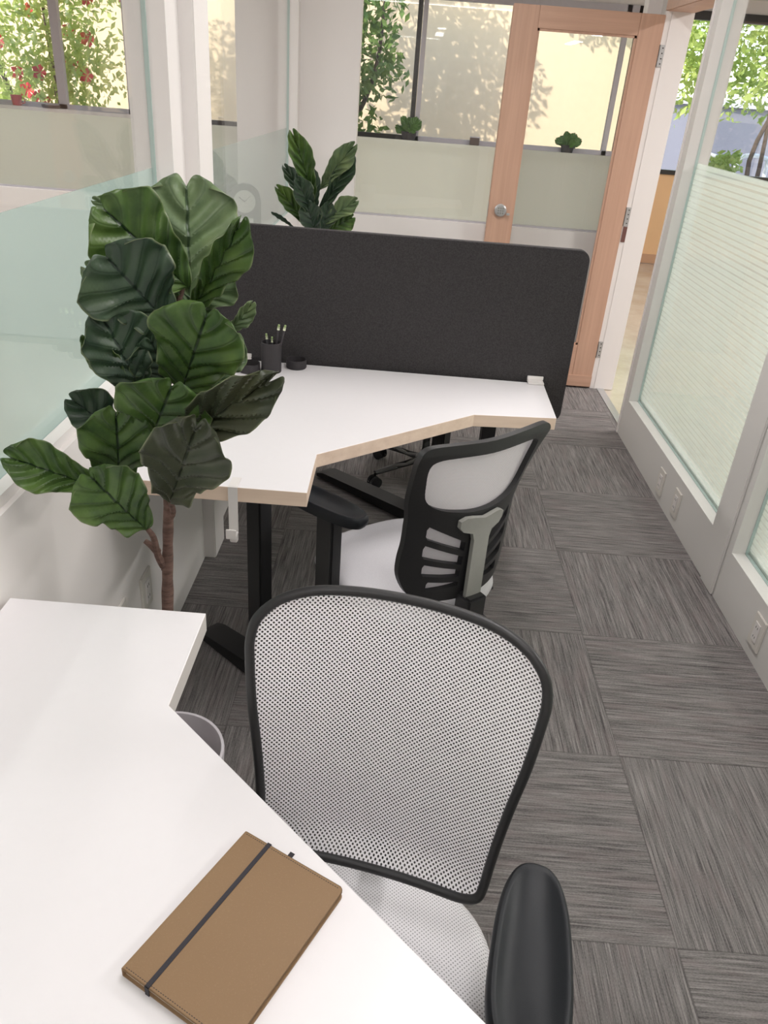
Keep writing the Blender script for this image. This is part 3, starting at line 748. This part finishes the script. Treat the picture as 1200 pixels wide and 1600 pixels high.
# ================================================================== FIG PLANTS
def leaf(parent, Bp, Tp, Wd, mat, cup_=.18, curl=.12, roll=0, wave=.05, seed=0, name='leaf', nh=None):
    rnd = random.Random(seed); Bp, Tp = Vector(Bp), Vector(Tp); d = Tp - Bp; L_ = d.length; d.normalize()
    view = (Vector((0, 0, H)) - (Bp + Tp) / 2).normalized() if nh is None else Vector(nh)
    n = (view - d * view.dot(d)).normalized(); n = Matrix.Rotation(roll, 3, d) @ n; w = d.cross(n).normalized()
    prof = [(0, .03), (.05, .16), (.12, .34), (.22, .50), (.34, .58), (.46, .68), (.58, .86), (.70, .98), (.80, 1.0), (.88, .93), (.94, .78), (.98, .58), (1.0, .36)]
    K = 13; bm = bmesh.new(); uvl = bm.loops.layers.uv.new('UVMap'); rows = []; uvs = {}
    ph = rnd.random() * 6; ph2 = rnd.random() * 6
    V = [i / 48 for i in range(49)]
    for v in V:
        for (a, x), (b, y) in zip(prof, prof[1:]):
            if a <= v <= b: hw = x + (y - x) * (v - a) / (b - a)
        row = []
        for k in range(-K, K + 1):
            u = k / K; au = abs(u); ww = Wd / 2 * 1.05 * hw * (1 + .07 * math.sin(9 * v + ph + (0 if u > 0 else 2)) + .03 * math.sin(23 * v + ph2))
            vein = .013 * L_ / .15 * math.sin(PI * 5.5 * (v - .31 * au)) ** 2 * (1 - .3 * au) * min(1, hw * 1.5)
            off = cup_ * Wd * au ** 1.6 * hw * .5 - curl * L_ * (v - .35) ** 2 * (1.4 if v > .35 else .6) + vein * .55
            off += wave * Wd * au ** 2 * (math.sin(15 * v + ph2 + (1.7 if u > 0 else 0)) + .5 * math.sin(27 * v + ph + u)) * .8
            back = -.06 * L_ * au * hw * (1 if v > .85 else 0)
            lobe = .085 * L_ * math.sin(PI * au) * max(0, (v - .72) / .28) ** 1.5
            p = Bp + d * (v * L_ * .95 + lobe) + w * (u * ww) + n * off
            q = bm.verts.new(p - Bp); uvs[q] = (.5 + u / 2, v); row.append(q)
        rows.append(row)
    for a, b in zip(rows, rows[1:]):
        for k in range(2 * K): bm.faces.new((a[k], a[k + 1], b[k + 1], b[k]))
    for f in bm.faces:
        for l in f.loops: l[uvl].uv = uvs[l.vert]
    me_o = obj(name, bm, mat, parent); me_o.location = Bp - (parent.location if parent else Vector())
    md = me_o.modifiers.new('thick', 'SOLIDIFY'); md.thickness = .0007
    return me_o
fp = empty('fiddle_leaf_fig', (-.43, 1.215, 0), 0, 'large fiddle-leaf fig in a pale planter between the two near desks', 'potted plant')
part('pot', M['planter'], lathe(bmesh.new(), [(0, 0), (.095, 0), (.100, .005), (.122, .295), (.121, .300), (.115, .300), (.113, .294), (.100, .18), (0, .18)], (0, 0, 0), 48), fp)
part('soil', M['soil'], lathe(bmesh.new(), [(0, .19), (.05, .188), (.1, .183)], (0, 0, 0), 32), fp)
tr = [(-.43, 1.215, .17), (-.432, 1.25, .40)] + [tuple(at_y(x, y, Y)) for x, y, Y in ((262, 950, 1.29), (262, 870, 1.30), (263, 790, 1.30), (262, 700, 1.31), (262, 600, 1.32), (275, 500, 1.33), (290, 420, 1.34))]
tr = spline(tr, 4, False); rel = [p - fp.location for p in tr]
rad = [.0145 - .0095 * i / (len(rel) - 1) for i in range(len(rel))]; rad = [r * (1 + .07 * math.sin(i * 2.3)) for i, r in enumerate(rad)]
tk = part('trunk', M['bark'], tube(bmesh.new(), rel, rad, 12), fp)
for pts in ([(258, 888, 1.30), (247, 868, 1.28), (240, 840, 1.26), (230, 826, 1.25)], [(246, 862, 1.28), (236, 852, 1.27), (226, 845, 1.27)], [(262, 812, 1.30), (270, 800, 1.295), (266, 782, 1.26)]):
    P_ = [at_y(*q) - fp.location for q in pts]; P_ = spline(P_, 4, False)
    part('branch', M['bark'], tube(bmesh.new(), P_, [.0085 - .004 * i / (len(P_) - 1) for i in range(len(P_))], 8), fp)
# (base px,py,Y) (tip px,py,Y) width mat cup curl roll
LV = [((296, 500), 1.34, (292, 280), 1.36, .168, 'leafC', .10, .10, .15),
      ((290, 498), 1.35, (352, 418), 1.37, .095, 'leafC', .15, .1, -.3),
      ((294, 450), 1.33, (158, 322), 1.24, .140, 'leafA', .16, .12, .05),
      ((225, 350), 1.33, (146, 312), 1.30, .030, 'leafC', .3, .05, .5),
      ((292, 492), 1.32, (380, 350), 1.26, .070, 'leafA', .6, .12, .5),
      ((262, 505), 1.31, (165, 400), 1.20, .160, 'leafB', .12, .14, 0),
      ((226, 500), 1.36, (134, 415), 1.33, .065, 'leafC', .3, .1, .4),
      ((222, 618), 1.30, (160, 490), 1.21, .120, 'leafB', .2, .14, .25),
      ((215, 612), 1.30, (133, 530), 1.22, .050, 'leafA', .4, .12, -.5),
      ((190, 600), 1.36, (140, 552), 1.34, .045, 'leafC', .3, .1, .4),
      ((282, 618), 1.29, (322, 492), 1.21, .155, 'leafA', .10, .14, -.05),
      ((320, 610), 1.33, (368, 522), 1.34, .075, 'leafC', .3, .1, .3),
      ((348, 525), 1.36, (396, 478), 1.34, .034, 'leafC', .5, .2, .6),
      ((300, 610), 1.34, (350, 590), 1.33, .080, 'leafC', .3, .1, .3),
      ((232, 702), 1.28, (424, 602), 1.15, .092, 'leafD', .35, .14, .35),
      ((232, 696), 1.27, (268, 604), 1.18, .150, 'leafA', .16, .12, 0),
      ((195, 688), 1.31, (112, 622), 1.25, .085, 'leafB', .35, .14, .3),
      ((186, 762), 1.28, (182, 645), 1.20, .130, 'leafA', .16, .12, .1),
      ((264, 788), 1.26, (306, 668), 1.14, .140, 'leafD', .30, .14, 0),
      ((231, 829), 1.25, (140, 745), 1.15, .125, 'leafA', .12, .12, -.15),
      ((165, 768), 1.26, (10, 712), 1.18, .088, 'leafA', .35, .1, .2),
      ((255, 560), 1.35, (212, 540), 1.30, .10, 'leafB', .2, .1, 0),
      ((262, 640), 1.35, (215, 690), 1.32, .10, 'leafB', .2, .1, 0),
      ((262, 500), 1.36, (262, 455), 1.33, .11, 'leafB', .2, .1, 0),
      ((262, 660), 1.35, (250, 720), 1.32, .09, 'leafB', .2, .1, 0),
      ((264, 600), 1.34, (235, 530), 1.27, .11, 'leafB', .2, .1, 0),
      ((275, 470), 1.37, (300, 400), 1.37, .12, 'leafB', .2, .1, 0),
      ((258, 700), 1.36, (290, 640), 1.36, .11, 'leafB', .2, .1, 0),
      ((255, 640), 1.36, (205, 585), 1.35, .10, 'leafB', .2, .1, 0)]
for i, (b_, yb, t_, yt, w_, m_, cu, cl, ro) in enumerate(LV):
    leaf(fp, at_y(*b_, yb), at_y(*t_, yt), w_, M[m_], cu, cl, ro, .06, i)

fp2 = empty('fiddle_leaf_fig', (-.34, 3.15, .762), 0, 'smaller fiddle-leaf fig whose leaves rise above the felt screen', 'potted plant')
part('pot', M['planter'], lathe(bmesh.new(), [(0, 0), (.05, 0), (.065, .12), (.060, .12), (.055, .10), (0, .10)], (0, 0, 0), 32), fp2)
part('trunk', M['bark'], tube(bmesh.new(), [(0, 0, .10), (.01, 0, .25), (.012, .01, .42)], [.009, .008, .006], 10), fp2)
LV2 = [((491, 320), (459, 207), .085, 'leafA', .3), ((500, 296), (553, 226), .075, 'leafC', -.2), ((497, 335), (551, 247), .070, 'leafB', .1), ((488, 340), (446, 258), .060, 'leafB', .5),
       ((490, 345), (466, 280), .075, 'leafB', .2), ((488, 362), (434, 292), .065, 'leafA', .3), ((503, 350), (557, 312), .070, 'leafC', -.3), ((505, 366), (552, 338), .080, 'leafA', -.2),
       ((463, 360), (427, 332), .018, 'leafB', .6), ((496, 375), (478, 315), .085, 'leafB', 0), ((500, 372), (515, 318), .075, 'leafB', .3), ((493, 330), (488, 262), .05, 'leafB', .5)]
for i, (b_, t_, w_, m_, ro) in enumerate(LV2):
    leaf(fp2, at_y(*b_, 3.14), at_y(*t_, 3.06 + .03 * (i % 4)), w_, M[m_], .45, .12, ro, .05, 50 + i)

# ================================================================== WALL PLATES
def outlet(x, y, z, side, label, kind='rocker'):
    t = empty('wall_outlet', (x, y, z), 0, label, 'wall outlet', None); s = side
    part('plate', M['outwhite'], B(min(0, s * .007), max(0, s * .007), -.040, .040, -.060, .060, bev=.002), t)
    bm = B(min(s * .007, s * .010), max(s * .007, s * .010), -.018, .018, -.035, .035, bev=.001); part('insert', M['white_pl'], bm, t)
    for q in (-.018, .018):
        for w_ in (-.006, .006): part('slot', M['blackmetal'], B( min(s * .010, s * .0106), max(s * .010, s * .0106), w_ - .001, w_ + .001, q - .004, q + .004), t, False)
outlet(XR, 3.245, .095, -1, 'wall outlet under the striped glass, nearest the open door')
outlet(XR, 3.015, .105, -1, 'wall outlet under the striped glass, second from the door')
outlet(XR, 2.10, .108, -1, 'wall outlet at the right edge of the photo, under the nearer glass')
outlet(XL, 1.80, .30, 1, 'wall outlet low on the left wall beside the fig trunk')
outlet(XL, 1.60, .33, 1, 'wall outlet low on the left wall, barely above the white desk')

# ================================================================== THINGS SEEN THROUGH GLASS
def small_plant(c, r, n, label, seed, cat='potted plant', mat='fol_low', kind='round'):
    rnd = random.Random(seed); t = empty('potted_succulent', c, 0, label, cat)
    part('pot', M['darkcup'], lathe(bmesh.new(), [(0, 0), (r * .4, 0), (r * .5, r * .5), (r * .44, r * .5), (0, r * .42)], (0, 0, 0), 20), t)
    for i in range(n):
        a = 2 * PI * i / n + rnd.random() * .5; e = rnd.uniform(.2, 1.2); d = Vector((math.cos(a) * math.cos(e), math.sin(a) * math.cos(e), math.sin(e)))
        lf = leaf(t, Vector(c) + Vector((0, 0, r * .4)), Vector(c) + Vector((0, 0, r * .45)) + d * r, r * .55, M[mat], .3, .3, rnd.uniform(-1, 1), .05, seed + i)
p = at_y(638, 219, YE - .07); small_plant((p.x, p.y, 1.102), .17, 12, 'small leafy plant on the outer sill, just left of the wooden door', 5)
p = at_y(885, 240, YE - .07); small_plant((p.x, p.y, 1.102), .15, 12, 'small leafy plant on the outer sill, seen through the door glass', 6)
p = at_y(741, 224, YE - .07); t = empty('box', (p.x, p.y, 1.102), 0, 'small dark box on the outer sill left of the wooden door', 'box')
part('carton', M['darkbox'], B(-.05, .05, -.03, .03, 0, .075, bev=.003), t); part('lid', M['greyframe'], B(-.052, .052, -.032, .032, .075, .085, bev=.002), t)
p = at_y(27, 163, YE - .07); t = empty('cup', (p.x, p.y, 1.142), 0, 'red cup standing on the sill of the far left window', 'cup')
part('body', M['redcup'], lathe(bmesh.new(), [(0, 0), (.045, 0), (.06, .10), (.055, .10), (.042, .01), (0, .01)]), t)
part('handle', M['redcup'], tube(bmesh.new(), [(.055, 0, .08), (.09, 0, .07), (.09, 0, .03), (.05, 0, .02)], .007, 8), t)
p = at_y(80, 168, YE - .07); t = empty('tray', (p.x, p.y, 1.142), 0, 'dark low tray on the sill of the far left window', 'tray')
part('body', M['darkbox'], lathe(bmesh.new(), [(0, 0), (.09, 0), (.10, .03), (.095, .03), (.085, .006), (0, .006)]), t)

# cabinet, clock and round-leaved plant in the next office, behind frosted glass
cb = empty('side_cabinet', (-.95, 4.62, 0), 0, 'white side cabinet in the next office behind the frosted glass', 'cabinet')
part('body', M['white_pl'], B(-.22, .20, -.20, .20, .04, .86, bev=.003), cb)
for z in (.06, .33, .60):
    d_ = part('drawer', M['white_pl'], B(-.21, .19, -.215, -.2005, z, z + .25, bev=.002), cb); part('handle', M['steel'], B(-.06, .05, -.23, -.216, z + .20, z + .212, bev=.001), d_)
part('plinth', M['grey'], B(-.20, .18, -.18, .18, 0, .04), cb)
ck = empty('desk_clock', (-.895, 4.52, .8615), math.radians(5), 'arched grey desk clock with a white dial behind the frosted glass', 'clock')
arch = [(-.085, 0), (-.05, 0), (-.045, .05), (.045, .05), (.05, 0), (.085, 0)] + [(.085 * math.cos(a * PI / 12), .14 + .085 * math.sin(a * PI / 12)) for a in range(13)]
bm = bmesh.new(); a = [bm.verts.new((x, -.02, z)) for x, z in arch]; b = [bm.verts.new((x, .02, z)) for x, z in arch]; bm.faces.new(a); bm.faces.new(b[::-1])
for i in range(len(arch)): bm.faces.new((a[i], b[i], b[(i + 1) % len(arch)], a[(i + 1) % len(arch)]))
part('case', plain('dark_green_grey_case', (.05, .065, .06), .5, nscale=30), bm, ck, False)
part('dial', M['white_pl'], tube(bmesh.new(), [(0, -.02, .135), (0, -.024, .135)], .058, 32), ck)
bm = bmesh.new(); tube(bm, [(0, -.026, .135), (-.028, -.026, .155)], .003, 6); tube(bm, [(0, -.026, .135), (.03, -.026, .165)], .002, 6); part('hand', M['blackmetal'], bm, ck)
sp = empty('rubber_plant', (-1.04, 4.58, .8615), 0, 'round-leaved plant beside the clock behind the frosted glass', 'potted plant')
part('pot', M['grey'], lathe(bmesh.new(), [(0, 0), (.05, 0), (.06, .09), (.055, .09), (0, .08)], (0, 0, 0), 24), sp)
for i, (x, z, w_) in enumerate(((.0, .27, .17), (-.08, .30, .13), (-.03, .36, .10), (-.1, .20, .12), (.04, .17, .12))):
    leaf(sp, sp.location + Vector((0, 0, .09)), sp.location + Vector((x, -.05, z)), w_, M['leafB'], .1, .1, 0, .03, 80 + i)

# ================================================================== CEILING LAMPS
def lamp(x, y, L_, label, along='y', e=1.0, w=.16):
    t = empty('ceiling_light', (x, y, ZC), 0, label, 'ceiling light', 'linear ceiling lights out of the frame')
    hx, hy = (w / 2, L_ / 2) if along == 'y' else (L_ / 2, w / 2)
    part('housing', M['white_pl'], B(-hx - .02, hx + .02, -hy - .02, hy + .02, -.03, -.0), t, False)
    part('diffuser', M['lamp'], B(-hx, hx, -hy, hy, -.040, -.0301), t, False)
    ld = bpy.data.lights.new('tube_light', 'AREA'); ld.shape = 'RECTANGLE'; ld.size = 2 * hx; ld.size_y = 2 * hy; ld.energy = LIGHT_E * e; ld.color = (1, .962, .955)
    lo = bpy.data.objects.new('tube_light', ld); COL.objects.link(lo); lo.parent = t; lo.location = (0, 0, -.045)
GL = 'linear white ceiling light above the office and the rooms around it, out of the picture'
for x, y, L_, al, e in ((.35, 1.0, 1.2, 'y', .9), (.35, 3.1, 1.2, 'y', 1), (-.2, -.7, 1.2, 'x', .8), (-2.6, 1.2, 1.2, 'y', 1.8), (-2.6, 3.6, 1.2, 'y', 1.8), (2.9, 1.6, 1.2, 'y', 3.6), (2.9, 4.4, 1.2, 'y', 3.6), (0.2, 7.0, 2.4, 'x', 1.3), (-3.6, 7.0, 2.4, 'x', 1.3), (3.8, 7.0, 2.4, 'x', 1.3)):  # unseen hall and next-room lamps, turned up to brighten the frosted films
    lamp(x, y, L_, GL, al, e)

# ================================================================== OUTDOORS
struct('ground', B(-30, 40, YE + .15, 60, -.2, -.1), M['ground'])
nbld = empty('neighbour_building', (0, 14.2, -.1), 0, 'sunlit beige stucco building wall outside the windows', 'building')
part('wall', M['beige'], B(-9, 4.1, 0, .3, 0, 3.55), nbld, False)
part('coping', plain('coping_pale', (.55, .5, .45), .8, nscale=8), B(-9.05, 4.15, -.05, .35, 3.55, 3.68), nbld, False)
part('base_course', plain('base_course', (.5, .42, .33), .9, nscale=8), B(-9, 4.12, -.03, 0, 0, .35), nbld, False)
bb = empty('blue_building', (8, 24, -.1), 0, 'blue-grey building beyond the trees on the right', 'building')
part('wall', M['bluegrey'], B(-3.5, 9, 0, 5, 0, 1.85), bb, False); part('roof', M['greyframe'], B(-3.7, 9.2, -.2, 5.2, 1.85, 2.0), bb, False)
bm = bmesh.new()
for k in range(4): box(bm, -2.6 + k * 2.8, -1.3 + k * 2.8, -.03, .0, .2, 1.5)
part('panel_door', plain('blue_panel', (.14, .14, .17), .5, nscale=3), bm, bb, False)
def rack(x, y, label):
    t = empty('bike_rack', (x, y, -.1), .3, label, 'bike rack')
    bm = tube(bmesh.new(), [tuple(p) for p in spline([(-.3, 0, 0), (-.3, 0, .9), (-.2, 0, 1.1), (.2, 0, 1.1), (.3, 0, .95), (.3, 0, 0)], 5, False)], .035, 8); part('hoop', M['white_pl'], bm, t)
    part('base_plate', M['steel'], B(-.4, .4, -.08, .08, 0, .01), t)
rack(4.55, 13.6, 'white bent pipe bike rack outside the right windows, left one'); rack(5.6, 14.2, 'white bent pipe bike rack outside the right windows, right one')
def tree(name, base, crowns, nleaf, size, mat, stems, label, seed, cat='tree', flowers=0):
    rnd = random.Random(seed); t = empty(name, base, 0, label, cat); b0 = Vector(base)
    bm = bmesh.new()
    for st in stems: tube(bm, [tuple(p) for p in spline(st, 4, False)], [.045 * (1 - .7 * i / (4 * (len(st) - 1))) for i in range(4 * (len(st) - 1) + 1)], 7)
    part('trunk', M['bark_out'], bm, t)
    bm = bmesh.new(); fl = bmesh.new(); tot = sum(c[3] * c[4] * c[5] for c in crowns)
    for (cx, cy, cz, rx, ry, rz) in crowns:
        for i in range(int(nleaf * rx * ry * rz / tot)):
            d = Vector((rnd.gauss(0, 1), rnd.gauss(0, 1), rnd.gauss(0, 1))).normalized() * rnd.random() ** .4
            # clumps
            p = Vector((cx + d.x * rx, cy + d.y * ry, cz + d.z * rz)); p += Vector((math.sin(p.z * 7 + seed), math.sin(p.x * 6), math.sin(p.x * 5 + p.y * 6))) * .12
            n = Vector((rnd.gauss(0, 1), rnd.gauss(0, 1), rnd.gauss(0, 1) + .5)).normalized(); s, q = frame_of(n); a = rnd.random() * 6
            u = (s * math.cos(a) + q * math.sin(a)) * size * rnd.uniform(.6, 1.2); v = n.cross(u) * .45
            f = bm.faces.new([bm.verts.new(p - u), bm.verts.new(p + v), bm.verts.new(p + u), bm.verts.new(p - v)])
            if flowers and rnd.random() < flowers:
                for k in range(5):
                    aa = k * 1.257; r = size * 1.3; c0 = p + Vector((0, -.05, 0))
                    fl.faces.new([fl.verts.new(c0), fl.verts.new(c0 + Vector((math.cos(aa - .5) * r, -.02, math.sin(aa - .5) * r))), fl.verts.new(c0 + Vector((math.cos(aa) * r * 1.3, -.05, math.sin(aa) * r * 1.3))), fl.verts.new(c0 + Vector((math.cos(aa + .5) * r, -.02, math.sin(aa + .5) * r)))])
    part('foliage', M[mat], bm, t, False)
    if flowers: part('blossom', M['red'], fl, t, False)
    else: fl.free()
    return t
tree('leafy_tree', (-1.1, 12.0, -.1), [(-.1, 0, 2.2, 1.05, .8, 1.0), (.1, 0, 3.6, 1.2, .9, .9), (-.2, -.3, 1.2, .9, .5, .6)], 6500, .075, 'fol_mid', [[(0, 0, 0), (.1, 0, 1.2), (-.1, 0, 2.6), (.1, 0, 3.8)], [(0, 0, .8), (.5, 0, 1.8), (.6, 0, 3)]], 'dense green tree outside, left of the dark window mullion', 1)
tree('flowering_shrub', (-4.9, 11.6, -.1), [(0.15, 0, 2.0, 1.0, .6, 1.5), (.0, 0, 3.2, 1.2, .7, .8), (-.1, 0, 1.2, .8, .5, .8)], 6500, .06, 'fol_bright', [[(0, 0, 0), (.1, 0, 1.2), (.0, 0, 3)], [(0, 0, 0), (-.6, 0, 1.5), (-.8, 0, 3)]], 'bright green shrub with red flowers outside the far left window', 2, 'shrub', .008)
tree('leafy_tree', (1.3, 12.6, -.1), [(.6, 0, 4.3, 1.2, .8, .55)], 3000, .07, 'fol_mid', [[(2.2, .8, 0), (2.1, .8, 2), (1.4, .5, 3.2), (.4, 0, 4.2)]], 'tree hanging its leaves over the top of the beige wall', 3)
tree('leafy_tree', (4.9, 12.8, -.1), [(-.2, 0, 3.2, 1.6, .9, 1.1), (-1.0, .4, 2.7, .6, .6, 1.2), (.8, 0, 3.1, 1.0, .7, 1.2), (-.1, .3, 2.15, 1.5, .6, .55)], 6500, .075, 'fol_bright', [[(.3, 0, 0), (.25, 0, 1.4), (.0, 0, 3)], [(.5, 0, 0), (.7, 0, 1.3), (.5, 0, 3)], [(.4, .1, 0), (.1, 0, 1.1), (.35, 0, 2.2), (.2, 0, 3.2)], [(.7, 0, 0), (.85, 0, 1.5), (1.1, 0, 3)]], 'many-stemmed tree with yellow-green leaves outside the right windows', 4)
tree('low_bush', (4.15, 11.6, -.1), [(0, 0, .85, .45, .3, .35)], 1200, .06, 'fol_bright', [[(0, 0, 0), (0, 0, .8)]], 'low bright bush outside the right windows', 5, 'shrub')
